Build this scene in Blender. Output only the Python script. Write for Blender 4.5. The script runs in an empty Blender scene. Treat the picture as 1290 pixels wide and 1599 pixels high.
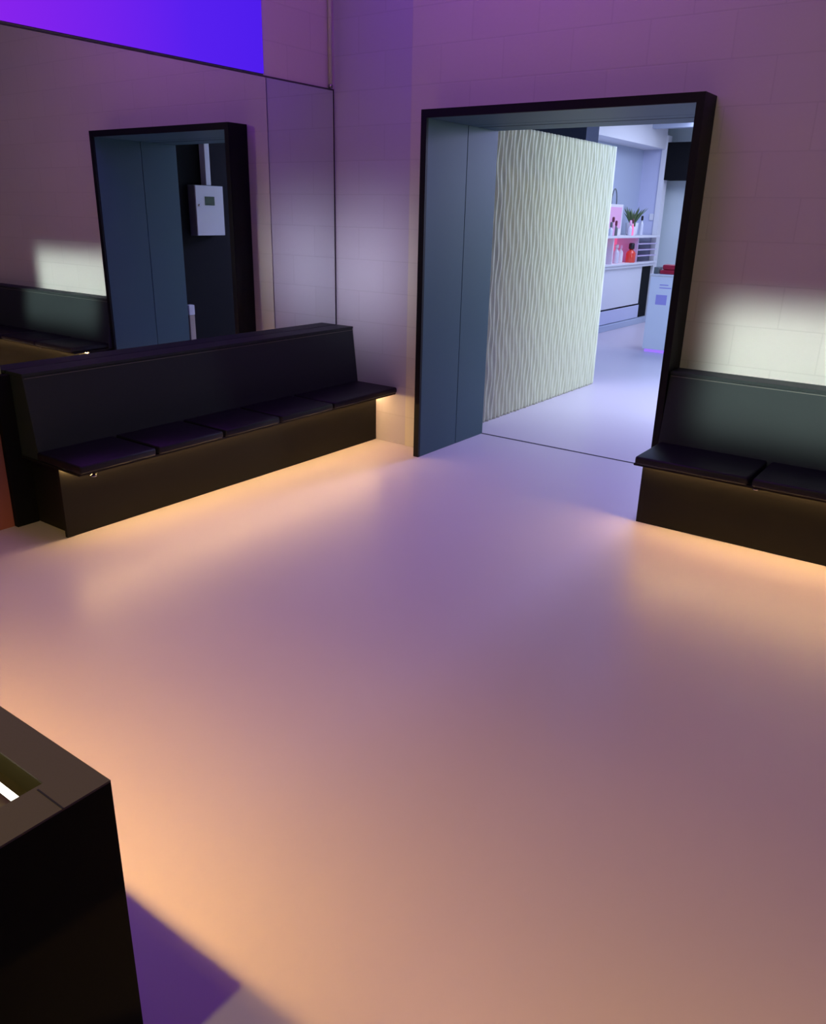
import bpy, bmesh, math, random
from mathutils import Vector, Matrix
random.seed(4)
S = bpy.context.scene
C = S.collection

# ------------------------------------------------------------------ camera
F_PX, PITCH, ROLL, YAW = 1245.7, 20.4442, 1.3668, 35.471
a, b, r = (math.radians(v) for v in (YAW, PITCH, ROLL))
fwd = Vector((-math.sin(a)*math.cos(b), math.cos(a)*math.cos(b), -math.sin(b)))
rt = Vector((math.cos(a), math.sin(a), 0)); up = rt.cross(fwd)
r2 = rt*math.cos(r) + up*math.sin(r); u2 = -rt*math.sin(r) + up*math.cos(r)
cd = bpy.data.cameras.new('camera'); cam = bpy.data.objects.new('camera', cd); C.objects.link(cam)
m = Matrix.Identity(4)
for i in range(3):
    m[i][0], m[i][1], m[i][2] = r2[i], u2[i], -fwd[i]
m.translation = Vector((4.0251, -4.5958, 1.6))
cam.matrix_world = m
cd.sensor_fit = 'VERTICAL'; cd.sensor_height = 24; cd.lens = 24*F_PX/1599; cd.clip_start = .05
S.camera = cam

# ------------------------------------------------------------------ world, exposure
w = bpy.data.worlds.new('world'); S.world = w; w.use_nodes = True
w.node_tree.nodes['Background'].inputs[0].default_value = (.5, .45, .6, 1)
w.node_tree.nodes['Background'].inputs[1].default_value = 0.0
vs = S.view_settings
vs.view_transform = 'Standard'; vs.look = 'None'; vs.gamma = 1; vs.use_curve_mapping = False; vs.exposure = 0
S.cycles.use_denoising = True
S.cycles.max_bounces = 8; S.cycles.diffuse_bounces = 4; S.cycles.glossy_bounces = 5
S.cycles.sample_clamp_indirect = 0.0

# ------------------------------------------------------------------ lights
def area(name, loc, target, sx, sy, power, col, spread=180):
    l = bpy.data.lights.new(name, 'AREA'); l.shape = 'RECTANGLE'; l.size = sx; l.size_y = sy
    l.energy = power; l.color = col; l.spread = math.radians(spread)
    o = bpy.data.objects.new(name, l); C.objects.link(o); o.location = loc
    d = (Vector(target)-Vector(loc)).normalized()
    o.rotation_euler = d.to_track_quat('-Z', 'Y').to_euler()
    return o
def spot(name, loc, target, power, col, ang, blend, rad):
    l = bpy.data.lights.new(name, 'SPOT'); l.energy = power; l.color = col
    l.spot_size = math.radians(ang); l.spot_blend = blend; l.shadow_soft_size = rad
    o = bpy.data.objects.new(name, l); C.objects.link(o); o.location = loc
    o.rotation_euler = (Vector(target)-Vector(loc)).normalized().to_track_quat('-Z', 'Y').to_euler()
    return o
# added fills without fixtures: violet from above, blue-violet from the right side
area('ceiling_fill', (1.6, -1.2, 4.1), (1.6, -1.2, 0), 1.5, 1.5, 24, (.50, .085, 1.0))
area('violet_fill', (5.0, -3.2, 3.9), (2.6, -1.0, 0), 1.2, 1.2, 11, (.10, .0, 1.0))
# warm ceiling spot behind the camera: it throws the counter's crisp shadow on the floor
spot('ceiling_spot', (2.95, -4.72, 2.8), (2.6, -1.2, .6), 66, (1.0, .90, .20), 160, .5, .03)
# neutral projector beam: wall behind the right bench, and an added fill for mirror-bounced light in the corner
area('wall_beam', (3.40, -5.9, 2.3), (3.38, 0, .83), 1.18, .66, 3.1, (.82, .98, .86), 3.3)
area('corner_bounce_fill', (2.6, -5.8, 2.6), (.3, 0, 1.2), .62, .7, 1.0, (.92, .95, 1.0), 9)
# daylight-white ceiling panels and window of the shop behind the doorway
area('shop_panel', (1.6, 4.4, 3.0), (1.6, 4.4, 0), 2.4, 3.0, 38, (.05, .20, 1.0))
area('shop_panel', (.8, 7.6, 3.0), (.8, 7.6, 0), 2.2, 2.0, 76, (.64, .72, 1.0))
area('shop_window', (3.9, 3.4, 1.7), (.7, 1.8, 1.1), 1.8, 1.8, 98, (.68, .89, .90))
area('doorway_fill', (2.0, 6.0, 2.85), (1.6, -.3, 0), 1.2, 1.2, 46, (.50, .46, 1.0), 60)  # added, aimed through the doorway to brighten the floor in front of it

SCREEN_E = 1.0
LED_E = 92
LED_E2 = 280

# ------------------------------------------------------------------ materials
def mat(name, col, rough=.5, metal=0, spec=.5, bump=None, var=0, varscale=6, emit=None, estr=0, coat=0):
    M = bpy.data.materials.new(name); M.use_nodes = True
    nt = M.node_tree; B = nt.nodes['Principled BSDF']
    B.inputs['Base Color'].default_value = (*col, 1)
    B.inputs['Roughness'].default_value = rough
    B.inputs['Metallic'].default_value = metal
    B.inputs['Specular IOR Level'].default_value = spec
    B.inputs['Coat Weight'].default_value = coat
    tc = nt.nodes.new('ShaderNodeTexCoord')
    if var:
        n = nt.nodes.new('ShaderNodeTexNoise'); n.inputs['Scale'].default_value = varscale; n.inputs['Detail'].default_value = 4
        nt.links.new(tc.outputs['Object'], n.inputs['Vector'])
        mx = nt.nodes.new('ShaderNodeMix'); mx.data_type = 'RGBA'
        mx.inputs[6].default_value = (*[c*(1-var) for c in col], 1); mx.inputs[7].default_value = (*[min(1, c*(1+var)) for c in col], 1)
        nt.links.new(n.outputs['Fac'], mx.inputs[0]); nt.links.new(mx.outputs[2], B.inputs['Base Color'])
    if bump:
        n = nt.nodes.new('ShaderNodeTexNoise'); n.inputs['Scale'].default_value = bump[0]; n.inputs['Detail'].default_value = 3
        nt.links.new(tc.outputs['Object'], n.inputs['Vector'])
        bp = nt.nodes.new('ShaderNodeBump'); bp.inputs['Strength'].default_value = bump[1]; bp.inputs['Distance'].default_value = .005
        nt.links.new(n.outputs['Fac'], bp.inputs['Height']); nt.links.new(bp.outputs[0], B.inputs['Normal'])
    if emit:
        B.inputs['Emission Color'].default_value = (*emit, 1); B.inputs['Emission Strength'].default_value = estr
    return M

def block_wall(name, col, axis='x'):
    """painted block masonry: faint mortar grooves under the paint"""
    M = mat(name, col, .6, spec=.3); nt = M.node_tree; B = nt.nodes['Principled BSDF']
    tc = nt.nodes.new('ShaderNodeTexCoord'); sp = nt.nodes.new('ShaderNodeSeparateXYZ'); cb = nt.nodes.new('ShaderNodeCombineXYZ')
    nt.links.new(tc.outputs['Object'], sp.inputs[0])
    nt.links.new(sp.outputs['X' if axis == 'x' else 'Y'], cb.inputs[0]); nt.links.new(sp.outputs['Z'], cb.inputs[1])
    br = nt.nodes.new('ShaderNodeTexBrick')
    br.inputs['Scale'].default_value = 1; br.inputs['Brick Width'].default_value = .44; br.inputs['Row Height'].default_value = .215
    br.inputs['Mortar Size'].default_value = .005; br.inputs['Mortar Smooth'].default_value = .6
    br.inputs['Color1'].default_value = (*col, 1); br.inputs['Color2'].default_value = (*[c*.97 for c in col], 1)
    br.inputs['Mortar'].default_value = (*[c*.91 for c in col], 1)
    nt.links.new(cb.outputs[0], br.inputs['Vector']); nt.links.new(br.outputs['Color'], B.inputs['Base Color'])
    n = nt.nodes.new('ShaderNodeTexNoise'); n.inputs['Scale'].default_value = 45; n.inputs['Detail'].default_value = 4
    nt.links.new(tc.outputs['Object'], n.inputs['Vector'])
    ad = nt.nodes.new('ShaderNodeMath'); ad.operation = 'MULTIPLY_ADD'; ad.inputs[1].default_value = -1.2
    nt.links.new(br.outputs['Fac'], ad.inputs[0]); nt.links.new(n.outputs['Fac'], ad.inputs[2])
    bp = nt.nodes.new('ShaderNodeBump'); bp.inputs['Strength'].default_value = .16; bp.inputs['Distance'].default_value = .004
    nt.links.new(ad.outputs[0], bp.inputs['Height']); nt.links.new(bp.outputs[0], B.inputs['Normal'])
    return M

M_floor = mat('epoxy_floor', (.64, .570, .635), .36, spec=.40, var=.025, varscale=1.2)
M_wall = block_wall('painted_block', (.62, .58, .56))
M_pier = block_wall('pier_violet_tint', (.50, .465, .60))  # violet cast of the light partly put into this strip's paint colour
M_left = block_wall('painted_block_left', (.60, .55, .54), 'y')
M_room = mat('dark_room_paint', (.10, .09, .10), .8)
M_ceil = mat('dark_ceiling', (.06, .06, .07), .9)
M_frame = mat('black_frame', (.005, .005, .007), .5, spec=.2, bump=(200, .1))
M_reveal = mat('slate_blue_laminate', (.062, .122, .150), .5, spec=.25, bump=(150, .08))
M_bench = mat('charcoal_laminate', (.012, .011, .010), .55, spec=.2, bump=(160, .08))
M_benchback = mat('charcoal_board', (.036, .044, .047), .55, spec=.08, bump=(160, .08))
M_edge = mat('board_edge', (.12, .11, .10), .5)
M_pad = mat('black_leatherette', (.010, .010, .014), .45, spec=.3, bump=(260, .25))
M_counter = mat('dark_brown_laminate', (.13, .105, .095), .65, spec=.15, bump=(180, .08))
M_countside = mat('black_side_panel', (.004, .004, .004), .7, spec=.1)
M_brass = mat('olive_metal', (.12, .10, .04), .4, metal=.9)
M_chrome = mat('chrome', (.35, .34, .33), .25, metal=1)
M_mirror = mat('mirror_glass', (.80, .82, .84), .0, metal=1)
M_mirror_edge = mat('mirror_edge', (.05, .05, .06), .3)
M_led = mat('warm_led', (1, .6, .3), .5, emit=(1.0, .61, .22), estr=LED_E)
M_led2 = mat('warm_led_counter', (1, .6, .3), .5, emit=(1.0, .54, .12), estr=LED_E2)
M_led3 = mat('warm_led_added_counter', (1, .6, .3), .5, emit=(1.0, .55, .14), estr=LED_E2*1.7)  # strip of the added, unseen counter
M_tube = mat('white_tube', (1, 1, .9), .5, emit=(1.0, .97, .80), estr=3)
M_cream = mat('cream_relief', (.75, .73, .60), .55, spec=.3, var=.05, varscale=9)
M_white = mat('white_paint', (.80, .80, .84), .5)
M_lav = mat('lavender_paint', (.62, .64, .84), .55)
M_lavgrey = mat('grey_lavender_paint', (.48, .54, .68), .55)
M_grey = mat('grey_cyan_paint', (.62, .70, .72), .6)
M_black = mat('black_paint', (.004, .004, .006), .7, spec=.15)
M_navy = mat('navy_paint', (.02, .025, .045), .6)
M_boxwhite = mat('enclosure_white', (.72, .72, .80), .4)
M_beige = mat('beige_plastic', (.45, .36, .32), .5)
M_pink = mat('pink_added_glow', (.90, .22, .42), .5, emit=(1.0, .14, .34), estr=.5)  # added glow keeps the pink bright; card and bottle are no lamps
M_palepink = mat('pale_pink_card', (.92, .48, .72), .5)
M_paper = mat('white_paper', (.85, .82, .88), .6)
M_lavwhite = mat('lavender_white', (.84, .88, 1.0), .5)
M_lilac = mat('lilac_acrylic', (.70, .58, .84), .3)
M_red = mat('red_glass', (.85, .07, .04), .15, coat=.5)
M_darkred = mat('dark_red_plastic', (.45, .02, .05), .35)
M_clear = mat('pale_glass', (.72, .74, .86), .1, coat=.5)
M_cap = mat('black_cap', (.015, .012, .02), .3)
M_plum = mat('plum_cap', (.18, .02, .06), .35)
M_leaf = mat('leaf_green', (.10, .16, .06), .5, var=.3, varscale=30)
M_pot = mat('white_ceramic', (.78, .78, .84), .25)
M_violet = mat('violet_led', (.4, .2, 1), .5, emit=(.35, .18, 1.0), estr=.8)
M_reflection = mat('lilac_reflection', (.42, .38, .85), .6)  # violet reflections on the pedestal, put into a flat lilac colour
M_greydark = mat('dark_grey_plastic', (.14, .16, .16), .4)
M_line = mat('dark_seam', (.015, .015, .02), .7)
M_lcd = mat('lcd_green', (.03, .06, .05), .2)

# glowing screen: blue at the corner running to violet, pink and salmon
M_screen = bpy.data.materials.new('light_screen'); M_screen.use_nodes = True
nt = M_screen.node_tree; nt.nodes.clear()
out = nt.nodes.new('ShaderNodeOutputMaterial'); em = nt.nodes.new('ShaderNodeEmission'); em.inputs[1].default_value = SCREEN_E
tc = nt.nodes.new('ShaderNodeTexCoord'); sp = nt.nodes.new('ShaderNodeSeparateXYZ'); mr = nt.nodes.new('ShaderNodeMapRange')
mr.inputs[1].default_value = -.6; mr.inputs[2].default_value = -5.6
cr = nt.nodes.new('ShaderNodeValToRGB'); e = cr.color_ramp.elements
e[0].position = 0; e[0].color = (.075, .012, .84, 1)
e[1].position = 1; e[1].color = (.75, .30, .30, 1)
for p_, c_ in ((.12, (.095, .014, .86, 1)), (.34, (.24, .017, .84, 1)), (.50, (.55, .10, .62, 1)), (.75, (.75, .26, .38, 1))):
    k = e.new(p_); k.color = c_
nt.links.new(tc.outputs['Object'], sp.inputs[0]); nt.links.new(sp.outputs['Y'], mr.inputs[0])
nt.links.new(mr.outputs[0], cr.inputs[0]); nt.links.new(cr.outputs[0], em.inputs[0]); nt.links.new(em.outputs[0], out.inputs[0])

# ------------------------------------------------------------------ mesh helpers
def bx(bm, lo, hi, bevel=0, seg=2):
    t = bmesh.new(); bmesh.ops.create_cube(t, size=1)
    for v in t.verts:
        v.co = Vector([(lo[i]+hi[i])/2 + v.co[i]*(hi[i]-lo[i]) for i in range(3)])
    if bevel:
        bmesh.ops.bevel(t, geom=t.edges[:], offset=bevel, segments=seg, affect='EDGES', profile=.5)
    add(bm, t)
def add(bm, t):
    me = bpy.data.meshes.new('t'); t.to_mesh(me); t.free(); bm.from_mesh(me); bpy.data.meshes.remove(me)
def prism(bm, pts, axis, lo, hi, bevel=0):
    """extrude a 2-D outline along x (pts = y,z) or y (pts = x,z)"""
    t = bmesh.new()
    def P(p, v): return (v, p[0], p[1]) if axis == 'x' else ((p[0], v, p[1]) if axis == 'y' else (p[0], p[1], v))
    A = [t.verts.new(P(p, lo)) for p in pts]; B = [t.verts.new(P(p, hi)) for p in pts]
    t.faces.new(A); t.faces.new(B[::-1]); n = len(pts)
    for i in range(n): t.faces.new((A[i], B[i], B[(i+1) % n], A[(i+1) % n]))
    bmesh.ops.recalc_face_normals(t, faces=t.faces[:])
    if bevel: bmesh.ops.bevel(t, geom=t.edges[:], offset=bevel, segments=2, affect='EDGES', profile=.5)
    add(bm, t)
def lathe(bm, prof, c, n=20):
    t = bmesh.new(); rings = []
    for (rr, z) in prof:
        rings.append([t.verts.new((c[0]+rr*math.cos(2*math.pi*i/n), c[1]+rr*math.sin(2*math.pi*i/n), c[2]+z)) for i in range(n)])
    for A, B in zip(rings, rings[1:]):
        for i in range(n): t.faces.new((A[i], A[(i+1) % n], B[(i+1) % n], B[i]))
    t.faces.new(rings[0][::-1]); t.faces.new(rings[-1])
    add(bm, t)
def tube(bm, pts, rad, n=10):
    t = bmesh.new(); pts = [Vector(p) for p in pts]; rings = []
    for i, p in enumerate(pts):
        d = (pts[min(i+1, len(pts)-1)]-pts[max(i-1, 0)]).normalized()
        q = d.to_track_quat('Z', 'Y')
        rings.append([t.verts.new(p+q @ Vector((rad*math.cos(2*math.pi*k/n), rad*math.sin(2*math.pi*k/n), 0))) for k in range(n)])
    for A, B in zip(rings, rings[1:]):
        for i in range(n): t.faces.new((A[i], A[(i+1) % n], B[(i+1) % n], B[i]))
    t.faces.new(rings[0][::-1]); t.faces.new(rings[-1]); add(bm, t)
def obj(name, bm, material, parent=None, smooth=False):
    me = bpy.data.meshes.new(name); bmesh.ops.recalc_face_normals(bm, faces=bm.faces[:])
    bm.to_mesh(me); bm.free(); me.materials.append(material)
    if smooth:
        for p in me.polygons: p.use_smooth = True
    o = bpy.data.objects.new(name, me); C.objects.link(o)
    if parent:
        o.parent = parent
        q = parent; off = Vector((0, 0, 0))
        while q: off += q.location; q = q.parent
        for v in me.vertices: v.co -= off      # meshes are written in world metres
    return o
def box(name, lo, hi, material, parent=None, bevel=0):
    bm = bmesh.new(); bx(bm, lo, hi, bevel); return obj(name, bm, material, parent)
def thing(name, label, cat, loc=(0, 0, 0), group=None):
    o = bpy.data.objects.new(name, None); C.objects.link(o); o.location = loc; o.empty_display_size = .1
    return tag(o, label, cat, group)
def tag(o, label, cat, group=None):
    o['label'] = label; o['category'] = cat
    if group: o['group'] = group
    return o
def struct(o, label, cat):
    o['kind'] = 'structure'; o['label'] = label; o['category'] = cat; return o

# ------------------------------------------------------------------ the dark room
XL, XR, ZT = .873, 2.596, 2.202          # doorway frame outer edges
HX0, HX1, HZ = .915, 2.555, 2.155        # clear opening
fb = bmesh.new(); bx(fb, (-1.6, -6.6, -.1), (6.2, 11, 0)); struct(obj('floor', fb, M_floor), 'pale grey seamless poured floor', 'floor')
wb = bmesh.new()                          # wall round the doorway
bx(wb, (.66, 0, 0), (XL, .3, 4.2)); bx(wb, (XR, 0, 0), (6.2, .3, 4.2)); bx(wb, (XL, 0, ZT), (XR, .3, 4.2))
struct(obj('wall_back', wb, M_wall), 'painted block wall around the doorway', 'wall')
struct(box('wall_corner', (-.2, .008, 0), (.66, .3, 4.2), M_pier), 'narrow set-back wall strip with violet light tinted into its colour, between mirror and doorway wall', 'wall')
struct(box('wall_left', (-.2, -6.6, 0), (0, .03, 4.2), M_left), 'left wall behind mirror and bench', 'wall')
struct(box('wall_right', (6.0, -6.6, 0), (6.2, 0, 4.2), M_room), 'dark right wall outside the view', 'wall')
struct(box('wall_front', (0, -6.6, 0), (6.0, -6.4, 4.2), M_room), 'dark wall behind the camera', 'wall')
struct(box('ceiling', (0, -6.4, 4.2), (6.0, 0, 4.3), M_ceil), 'dark ceiling', 'ceiling')

struct(box('trim_6', (.0005, -6.4, 0), (.02, -2.62, 2.37), mat('red_light_tint', (.28, .09, .08), .6)), 'added red-brown sheet for the warm-lit left wall beyond the mirror', 'wall panel')  # reddish light on the plain left wall put into this sheet's colour
eb_ = bmesh.new(); prism(eb_, [(-2.619, 0), (-2.499, 0), (-2.499, .366), (-2.540, .366), (-2.540, .80), (-2.619, .80)], 'x', .0005, .05)
struct(obj('trim_7', eb_, M_black), 'black upright board at the end of the left bench', 'board')

# mirror on the left wall
mi = thing('wall_mirror', 'large frameless wall mirror above the left bench reflecting the doorway', 'mirror', (0, -1.28, .8))
box('mirror_glass', (.001, -2.56, .802), (.008, -.012, 2.374), M_mirror, mi)
em_ = bmesh.new(); bx(em_, (.001, -2.56, 2.376), (.011, -.006, 2.384)); bx(em_, (.001, -.010, .802), (.011, -.004, 2.384)); obj('edge_strip', em_, M_mirror_edge, mi)
# glowing screen above the mirror
sc_ = thing('light_screen', 'glowing violet-blue wall screen above the mirror', 'screen', (0, -3, 2.39))
so = bmesh.new(); bx(so, (.004, -5.6, 2.392), (.02, -.665, 3.9)); so = obj('screen_face', so, M_screen)
so.parent = sc_; so.matrix_parent_inverse = Matrix.Translation(-sc_.location)
box('screen_backing', (.001, -5.61, 2.388), (.0035, -.655, 3.91), M_mirror_edge, sc_)
# conduit in the corner
pb = bmesh.new(); tube(pb, [(.022, -.052, 2.40), (.022, -.052, 4.19)], .013, 12)
pi_ = obj('conduit_pipe', pb, M_left, smooth=True); tag(pi_, 'thin painted conduit running up the corner above the mirror', 'pipe')
pc = bmesh.new(); lathe(pc, [(.016, 0), (.018, .004), (.018, .016), (.014, .02)], (.022, -.052, 2.386), 14); obj('end_clip', pc, M_chrome, pi_, True)

# ------------------------------------------------------------------ benches
def bench(name, label, to_world, L, gaps, knob_at, flip):
    """u along the wall, d away from the wall, z up; to_world maps (u, d, z)"""
    t = thing(name, label, 'bench', to_world(L/2, .2, 0))
    def pr(nm, pts, u0, u1, material, bevel=.003, parent=t):      # outline in (d, z) extruded along u
        bm = bmesh.new(); tb = bmesh.new()
        A = [tb.verts.new(to_world(u0, d, z)) for d, z in pts]; B = [tb.verts.new(to_world(u1, d, z)) for d, z in pts]
        tb.faces.new(A); tb.faces.new(B[::-1]); n = len(pts)
        for i in range(n): tb.faces.new((A[i], B[i], B[(i+1) % n], A[(i+1) % n]))
        bmesh.ops.recalc_face_normals(tb, faces=tb.faces[:])
        if bevel: bmesh.ops.bevel(tb, geom=tb.edges[:], offset=bevel, segments=2, affect='EDGES', profile=.5)
        add(bm, tb); return obj(nm, bm, material, parent)
    DB = .385 if not flip else .42
    DS = .585 if not flip else .59
    pr('base', [(.003, .0), (DB-.02, .0), (DB-.02, .368), (.003, .368)], .0 if not flip else .012, L-.06, M_bench)
    pr('front_panel', [(DB-.02, .0), (DB, .0), (DB, .368), (DB-.02, .368)], .0 if not flip else .0, L-.015, M_bench, .002)
    pr('backrest', [(.003, .369), (.215, .369), (.160, .800), (.003, .800)], .0, L-.02, M_benchback)
    cap = pr('top_cap', [(.012, .801), (.163, .801), (.163, .817), (.012, .817)], .0, L-.018, M_benchback, .002)
    pr('edge_line', [(.160, .790), (.1640, .790), (.1636, .793), (.1596, .793)], .004, L-.03, M_edge, 0)
    pr('seat_board', [(.03, .368), (DS-.02, .368), (DS-.02, .380), (.03, .380)], .0, L-.015, M_bench, .001)
    gs = [-.0] + gaps + [L]
    for g0, g1 in zip(gs, gs[1:]):
        p = pr('seat_pad', [(.205, .381), (DS, .381), (DS+.003, .40), (DS, .424), (.203, .424)], g0+.011, g1-.011, M_pad, .010)
        for f in p.data.polygons: f.use_smooth = True
    pr('led_strip', [(DB+.006, .360), (DB+.018, .360), (DB+.018, .3675), (DB+.006, .3675)], .01, L-.03, M_led, 0)
    kb = bmesh.new(); k = Vector(to_world(*knob_at))
    lathe(kb, [(.006, .0), (.010, .004), (.016, .006), (.016, .014), (.007, .017), (.007, .033)], (k.x, k.y, k.z), 16)
    obj('stop_knob', kb, M_chrome, t, True)
    return t
# left bench: u runs from the back wall towards the camera
bench('wall_bench', 'long dark bench under the mirror with five black pads', lambda u, d, z: (d, .006-u, z), 2.563,
      [.70, 1.19, 1.64, 2.10], (2.45, .53, .335), False)
bench('wall_bench', 'dark bench against the right wall beside the doorway, lit by the pale beam', lambda u, d, z: (2.60+u, -d, z), 2.95,
      [.60, 1.20, 1.80, 2.40], (.62, .52, .345), True)
# ------------------------------------------------------------------ doorway
dr = thing('door_1', 'deep black framed doorway opening to the bright shop', 'doorway', (1.735, 0, 0)); dr['kind'] = 'structure'
YF, YB = -.186, .68
fm = bmesh.new()
bx(fm, (XL, YF, 0), (HX0, YF+.02, ZT)); bx(fm, (HX1, YF, 0), (XR, YF+.02, ZT)); bx(fm, (HX0, YF, HZ), (HX1, YF+.02, ZT))
bx(fm, (XL, YF+.02, 0), (XL+.02, YB, ZT)); bx(fm, (XR-.02, YF+.02, 0), (XR, YB, ZT)); bx(fm, (XL+.02, YF+.02, ZT-.02), (XR-.02, YB, ZT))
obj('frame', fm, M_frame, dr)
def panels(nm, mk):
    for (y0, y1) in ((YF+.02, .290), (.296, YB)):
        box(nm, *mk(y0, y1), M_reveal, dr, .0015)
panels('left_lining', lambda y0, y1: ((XL+.021, y0, 0), (HX0, y1, HZ)))
panels('right_lining', lambda y0, y1: ((HX1, y0, 0), (XR-.021, y1, HZ)))
panels('head_lining', lambda y0, y1: ((HX0, y0, HZ), (HX1, y1, ZT-.021)))
box('threshold_strip', (HX0, .672, 0), (HX1, .684, .003), M_line, dr)
box('head_seam', (HX0, .420, HZ-.0015), (HX1, .424, HZ), M_line, dr)
# wall thickness behind the doorway and black wall of the passage
tb_ = bmesh.new(); bx(tb_, (-1.5, .3, 0), (XL, .68, 3.1)); bx(tb_, (XR, .3, 0), (6.2, .68, 3.1)); bx(tb_, (XL, .3, ZT), (XR, .68, 3.1))
struct(obj('wall_shop_front', tb_, M_navy), 'shop side of the doorway wall', 'wall')
struct(box('wall_passage', (2.68, .681, 0), (2.80, 2.3, 2.6), M_black), 'black passage wall that carries the electrical box', 'wall')

# electrical enclosure, conduit and trunking seen in the mirror
eb = thing('electrical_box', 'white wall-mounted electrical cabinet seen in the mirror through the doorway', 'electrical box', (2.68, 1.06, 1.36))
box('body', (2.585, .885, 1.357), (2.679, 1.24, 1.822), M_greydark, eb, .003)
box('door', (2.572, .889, 1.360), (2.584, 1.236, 1.819), M_boxwhite, eb, .004)
box('display', (2.5695, 1.0, 1.64), (2.5715, 1.12, 1.72), M_lcd, eb)
lb = bmesh.new(); lathe(lb, [(.010, 0), (.010, .016), (.006, .02)], (2.570, .925, 1.63), 12); obj('latch', lb, M_chrome, eb, True)
tag(box('cable_duct', (2.60, 1.055, 1.823), (2.679, 1.115, 2.59), M_boxwhite, None, .004), 'white cable duct rising from the electrical cabinet, seen in the mirror', 'cable duct')
tr = thing('wall_bollard', 'small white-topped beige post low in the passage, seen in the mirror', 'post', (2.63, .76, 0))
box('shaft', (2.60, .735, 0), (2.66, .80, .60), M_beige, tr, .004)
box('cap', (2.597, .732, .601), (2.663, .803, .70), M_boxwhite, tr, .006)

# cream relief panel
rp = bmesh.new(); Y0, Y1, Z0, Z1 = .90, 3.19, .002, 2.24
ny, nz = 360, 130; G = []
for i in range(ny+1):
    y = Y0+(Y1-Y0)*i/ny; row = []
    for k in range(nz+1):
        z = Z0+(Z1-Z0)*k/nz
        ph = .9*math.sin(2*math.pi*z/.46+1.7*math.sin(y*3.1)) + .8*math.sin(2*math.pi*z/1.1+y*2.0)
        row.append(rp.verts.new((.735+.017*min(1, (Y1-y)/.06)*(.78+.22*math.sin(2*math.pi*z/.34+2.2*math.floor(y/.058+ph/(2*math.pi))))*math.sin(2*math.pi*y/.058+ph), y, z)))
    G.append(row)
for i in range(ny):
    for k in range(nz): rp.faces.new((G[i][k], G[i+1][k], G[i+1][k+1], G[i][k+1]))
bk = [[rp.verts.new((.66, y, z)) for z in (Z0, Z1)] for y in (Y0, Y1)]
rp.faces.new((bk[0][0], bk[0][1], bk[1][1], bk[1][0]))
rp.faces.new([G[-1][k] for k in range(nz+1)]+[bk[1][1], bk[1][0]])
rp.faces.new([G[0][k] for k in range(nz+1)]+[bk[0][1], bk[0][0]])
rp.faces.new([G[i][nz] for i in range(ny+1)]+[bk[1][1], bk[0][1]])
rp.faces.new([G[i][0] for i in range(ny+1)]+[bk[1][0], bk[0][0]])
tag(obj('relief_panel', rp, M_cream, smooth=True), 'tall cream wall panel with wavy vertical ridges just beyond the doorway', 'wall panel')

# ------------------------------------------------------------------ the shop beyond
struct(box('wall_shop_left', (-1.45, .68, 0), (-1.25, 9.0, 3.1), M_lavgrey), 'grey-lavender left wall of the shop', 'wall')
struct(box('wall_shop_return', (-1.45, 9.0, 0), (-.95, 9.15, 3.1), M_lav), 'lavender wall return at the far left of the shop', 'wall')
struct(box('trim_1', (-.95, 8.98, 0), (-.868, 9.15, 2.86), M_white), 'white vertical corner trim', 'trim')
struct(box('wall_shop_back', (-1.45, 9.3, 0), (6.2, 9.8, 3.1), M_grey), 'grey far wall of the shop', 'wall')
struct(box('wall_shop_right', (5.0, .68, 0), (5.2, 9.6, 3.1), M_white), 'right wall of the shop', 'wall')
struct(box('ceiling_shop', (-1.45, .68, 3.1), (6.2, 9.8, 3.2), M_white), 'white shop ceiling', 'ceiling')
struct(box('trim_2', (-1.25, 4.5, 2.66), (-.89, 8.98, 3.1), M_white), 'white ceiling soffit along the shop wall', 'trim')
struct(box('trim_3', (-.868, 8.99, 2.21), (1.2, 9.29, 2.76), M_black), 'black bulkhead box on the far shop wall', 'trim')
struct(box('trim_4', (-.9, 8.3, 2.90), (3.5, 8.42, 3.1), M_lavgrey), 'ceiling beam crossing the shop', 'trim')
bh = bmesh.new(); bx(bh, (-1.25, 3.6, 2.25), (.22, 3.9, 3.1)); struct(obj('trim_5', bh, M_navy), 'dark bulkhead above the relief panel', 'trim')

# white display counter along the left shop wall
ct = thing('display_counter', 'long white counter along the shop wall beneath the pink display', 'counter', (-1.05, 7.2, 0))
box('cabinet', (-1.249, 5.4, .32), (-.85, 8.45, .90), M_white, ct, .004)
box('drawer_front', (-.849, 5.4, .10), (-.835, 8.45, .30), M_lav, ct, .004)
box('toe_kick', (-1.249, 5.4, .0), (-.80, 8.9, .09), M_lavgrey, ct, .004)
box('end_niche', (-1.249, 8.47, .091), (-.86, 8.86, .90), M_black, ct, .003)
box('worktop', (-1.249, 5.4, .902), (-.82, 8.9, .945), M_white, ct, .004)
dc = thing('display_case', 'open pink-backed display case on the white shop counter', 'display case', (-1.05, 7.2, .946))
box('bottom_board', (-1.249, 5.6, .947), (-.80, 8.95, .972), M_white, dc, .002)
box('top_board', (-1.249, 5.6, 1.34), (-.80, 8.95, 1.372), M_white, dc, .002)
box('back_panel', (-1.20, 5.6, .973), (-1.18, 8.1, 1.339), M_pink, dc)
box('divider', (-1.17, 7.14, .973), (-.84, 7.17, 1.339), M_paper, dc)
for zz in (1.06, 1.15, 1.24):
    box('acrylic_shelf', (-1.2, 8.12, zz), (-.82, 8.92, zz+.014), M_lilac, dc)
box('acrylic_end', (-1.2, 8.10, .973), (-.83, 8.115, 1.339), M_lilac, dc)
box('acrylic_back', (-1.24, 8.12, .973), (-1.21, 8.92, 1.339), M_lilac, dc)

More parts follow.
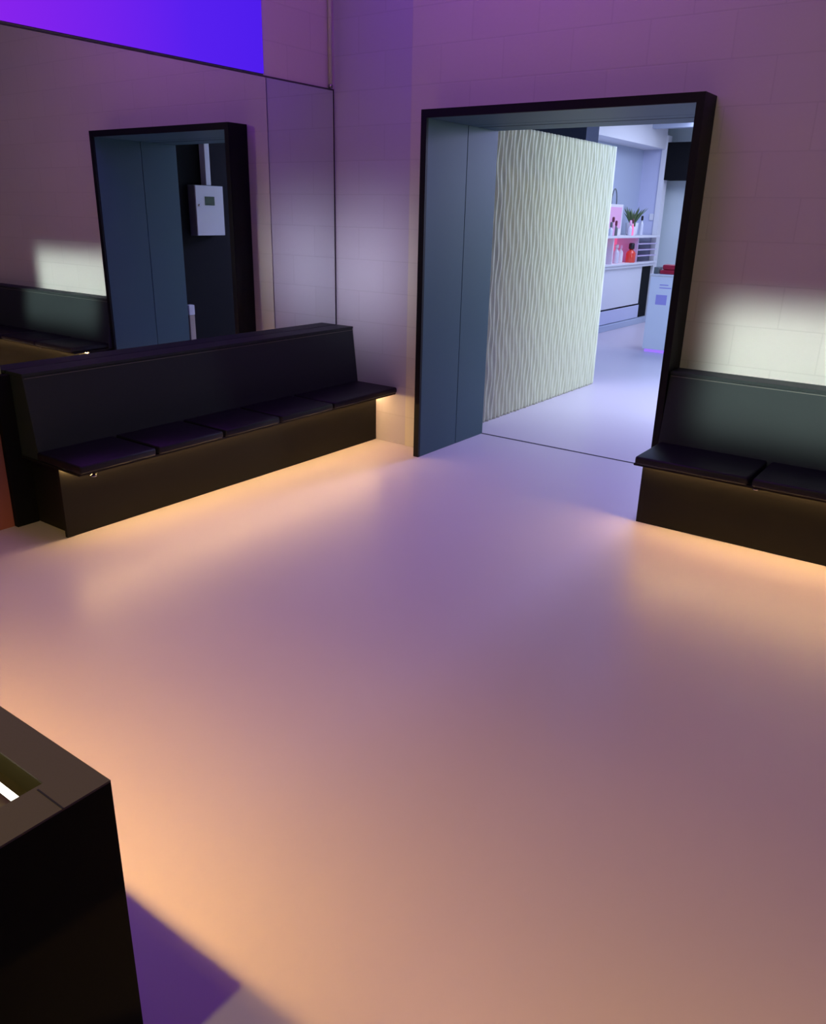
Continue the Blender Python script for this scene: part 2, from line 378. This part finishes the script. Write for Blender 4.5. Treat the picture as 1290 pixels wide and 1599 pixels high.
def bottle(name, label, loc, rad, h, mb, mc, cap_h, group=None, neck=.4):
    t = thing(name, label, 'bottle', loc, group)
    bb = bmesh.new(); lathe(bb, [(rad*.9, 0), (rad, .01), (rad, h*.68), (rad*.8, h*.82), (rad*neck, h*.9), (rad*neck, h)], loc, 18); obj('body', bb, mb, t, True)
    cb = bmesh.new(); lathe(cb, [(rad*neck*1.4, 0), (rad*neck*1.5, cap_h*.15), (rad*neck*1.5, cap_h*.8), (rad*neck*1.0, cap_h)], (loc[0], loc[1], loc[2]+h+.0005), 16); obj('cap', cb, mc, t, True)
    return t
ZD, ZTOP = .9725, 1.3725
bottle('perfume_bottle', 'orange-red bottle with a black cap at the right of the pink display case', (-.89, 8.0, ZD), .075, .20, M_red, M_cap, .09)
bottle('small_bottle', 'small pale bottle with a dark cap at the left end of the pink display case', (-.90, 6.98, ZD), .035, .17, M_clear, M_plum, .05)
bottle('small_bottle', 'tall pale flask in the middle of the pink display case', (-.95, 7.55, ZD), .05, .22, M_clear, M_paper, .05)
bottle('small_bottle', 'pale pink flask left of the tall flask in the display case', (-.95, 7.34, ZD), .04, .16, M_palepink, M_paper, .05)
bottle('small_bottle', 'pale flask beside the orange-red bottle in the display case', (-.97, 7.76, ZD), .045, .21, M_paper, M_palepink, .05)
tag(box('gift_box', (-1.12, 6.86, ZD), (-.95, 7.10, ZD+.26), M_palepink, None, .004), 'pale pink box at the left end of the display case', 'box')
# on the top board
bg = thing('gift_bag', 'pink gift bag with white border and wire handles on top of the display case', 'gift bag', (-1.05, 7.2, ZTOP))
box('bag_body', (-1.12, 7.10, ZTOP), (-1.02, 7.82, ZTOP+.44), M_paper, bg, .004)
box('front_panel', (-1.0195, 7.14, ZTOP+.10), (-1.014, 7.76, ZTOP+.40), M_palepink, bg)
for dx in (-1.03, -1.11):
    hb = bmesh.new(); tube(hb, [(dx, 7.46+.10*math.cos(t_), ZTOP+.43+.22*math.sin(t_)) for t_ in [math.pi*k/12 for k in range(13)]], .009, 6); obj('handle', hb, M_greydark, bg, True)
for (yy, hh, rr, mb, mc, lb_) in ((7.14, .12, .03, M_clear, M_greydark, 'small clear bottle at the left edge in front of the gift bag'),
                                  (7.20, .19, .032, M_palepink, M_plum, 'pink bottle with tall plum cap in front of the gift bag'),
                                  (7.32, .14, .030, M_greydark, M_plum, 'short dark bottle with plum cap in front of the gift bag'),
                                  (7.88, .15, .03, M_clear, M_palepink, 'clear bottle with pink cap between gift bag and plant'),
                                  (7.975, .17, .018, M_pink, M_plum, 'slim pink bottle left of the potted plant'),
                                  (8.045, .13, .022, M_paper, M_leaf, 'white bottle with green cap left of the potted plant'),
                                  (8.34, .22, .03, M_clear, M_cap, 'bottle with black cap right of the potted plant')):
    bottle('cosmetic_bottle', lb_, (-.90, yy, ZTOP), rr, hh, mb, mc, .07)
pp = thing('potted_plant', 'spiky green plant in a white pot on top of the display case', 'plant', (-1.0, 8.19, ZTOP))
pt = bmesh.new(); lathe(pt, [(.07, 0), (.09, .02), (.10, .18), (.085, .185), (.08, .16)], (-1.0, 8.19, ZTOP), 20); obj('pot', pt, M_pot, pp, True)
lf = bmesh.new()
for i in range(22):
    an = i*2.4; ln = .20+.12*random.random(); lean = .25+.5*random.random()
    d = Vector((math.cos(an)*lean, math.sin(an)*lean, 1)).normalized(); s = Vector((-math.sin(an), math.cos(an), 0))*.018
    base = Vector((-1.0+.03*math.cos(an), 8.19+.03*math.sin(an), ZTOP+.16)); n_ = d.cross(s).normalized()*.004
    P0, P1, P2 = base, base+d*ln*.55, base+d*ln+Vector((math.cos(an), math.sin(an), -.3))*.03
    vs_ = [lf.verts.new(v) for v in (P0-s*.5+n_, P0+s*.5+n_, P1+s+n_, P2, P1-s+n_, P0-s*.5-n_, P0+s*.5-n_, P1+s-n_, P1-s-n_)]
    for f in ((0, 1, 2, 4), (4, 2, 3), (5, 8, 7, 6), (8, 3, 7), (0, 4, 8, 5), (4, 3, 8), (1, 6, 7, 2), (2, 7, 3), (0, 5, 6, 1)):
        lf.faces.new([vs_[q] for q in f])
obj('leaves', lf, M_leaf, pp)
# switch on the lavender return
tag(box('wall_switch', (-1.03, 8.982, 1.60), (-.965, 8.999, 1.70), M_white, None, .004), 'small white switch plate on the lavender wall', 'switch')
# pedestal
pd = thing('pedestal', 'white block pedestal with violet light at its foot near the doorway edge', 'pedestal', (.6, 5.9, 0))
box('plinth', (.34, 5.68, 0), (.92, 6.22, .035), M_violet, pd)
box('body', (.32, 5.65, .036), (.95, 6.25, .945), M_lavwhite, pd, .004)
box('top', (.31, 5.64, .946), (.96, 6.26, .968), M_white, pd, .004)
box('reflection_patch', (.42, 5.6475, .60), (.56, 5.6495, .72), M_reflection, pd, .0008)  # reflections painted on as thin lilac plates
for zz, xx in ((.80, .60), (.835, .56)): box('reflection_line', (.45, 5.6475, zz), (xx, 5.6495, zz+.012), M_reflection, pd)
rc = thing('red_case', 'dark red rounded case on the white pedestal', 'case', (.5, 5.8, .969))
box('body', (.41, 5.70, .969), (.66, 5.86, 1.02), M_darkred, rc, .012); box('lid', (.43, 5.71, 1.0205), (.64, 5.85, 1.085), M_darkred, rc, .022)
tag(box('grey_case', (.335, 5.69, .969), (.395, 5.84, 1.05), M_greydark, None, .01), 'small dark grey holder left of the red case on the pedestal', 'holder')

# ------------------------------------------------------------------ counter in the foreground
def counter(label, x0, x1, yf, zl, ys, zs, slot, zf=.548, led=None):
    t = thing('counter', label, 'counter', ((x0+x1)/2, yf-.3, 0)); ZC = .70; D = .75
    tp = bmesh.new()
    if slot:
        a0, a1, b0, b1 = slot
        bx(tp, (x0, b1, ZC-.004), (x1, yf, ZC)); bx(tp, (a1, b0, ZC-.004), (x1, b1, ZC)); bx(tp, (x0, b0, ZC-.004), (a0, b1, ZC)); bx(tp, (x0, yf-D, ZC-.004), (x1, b0, ZC))
        obj('top_board', tp, M_counter, t)
        box('top_seam', (a1+.008, -4.082, ZC), (x1, -4.079, ZC+.0006), M_line, t)
        ch = bmesh.new(); bx(ch, (a0, b0, ZC-.055), (a1, b1, ZC-.050)); bx(ch, (a0, b0-.004, ZC-.055), (a1, b0, ZC-.0045)); bx(ch, (a0, b1, ZC-.055), (a1, b1+.004, ZC-.0045)); bx(ch, (a1, b0, ZC-.055), (a1+.004, b1, ZC-.0045)); bx(ch, (a0-.004, b0, ZC-.055), (a0, b1, ZC-.0045))
        tray = obj('light_channel', ch, M_brass, t)
        tb = bmesh.new(); tube(tb, [(a0+.02, -4.108, ZC-.012), (a1-.012, -4.108, ZC-.012)], .006, 12); obj('light_tube', tb, M_tube, tray, True)
        for xx in (a0+.3, a1-.45):
            box('tube_clip', (xx, -4.112, ZC-.05), (xx+.012, -4.104, ZC-.018), M_chrome, tray)
    else:
        bx(tp, (x0, yf-D, ZC-.004), (x1, yf, ZC)); obj('top_board', tp, M_counter, t)
    for xe in (x0, x1-.02):
        box('end_panel', (xe, yf-D, 0), (xe+.02, yf, ZC-.0045), M_countside, t)
    box('front_panel', (x0+.0205, yf-.02, 0), (x1-.0205, yf, zl), M_countside, t)
    box('light_cut_fascia', (x0+.0205, yf-.02, zf), (x1-.0205, yf, ZC-.0045), M_countside, t)  # added board that blocks the strip's upward light, out of view
    box('slot_back', (x0+.0205, ys-.035, zl-.15), (x1-.0205, ys-.025, ZC-.0605), M_countside, t)
    box('led_strip', (x0+.03, ys-.024, zs-.003), (x1-.03, ys-.018, zs+.003), led or M_led2, t)
    return t
counter('black-sided dark brown counter with a lit slot in its top, bottom left foreground', .9, 2.9865, -3.994, .45, -4.034, .56, (1.7, 2.905, -4.138, -4.066))
counter('added dark counter with an LED strip, out of view, to warm the right floor', 3.5, 5.4, -4.42, .45, -4.503, .52, None, .510, M_led3)  # unseen counter added so its strip warms the right side of the floor
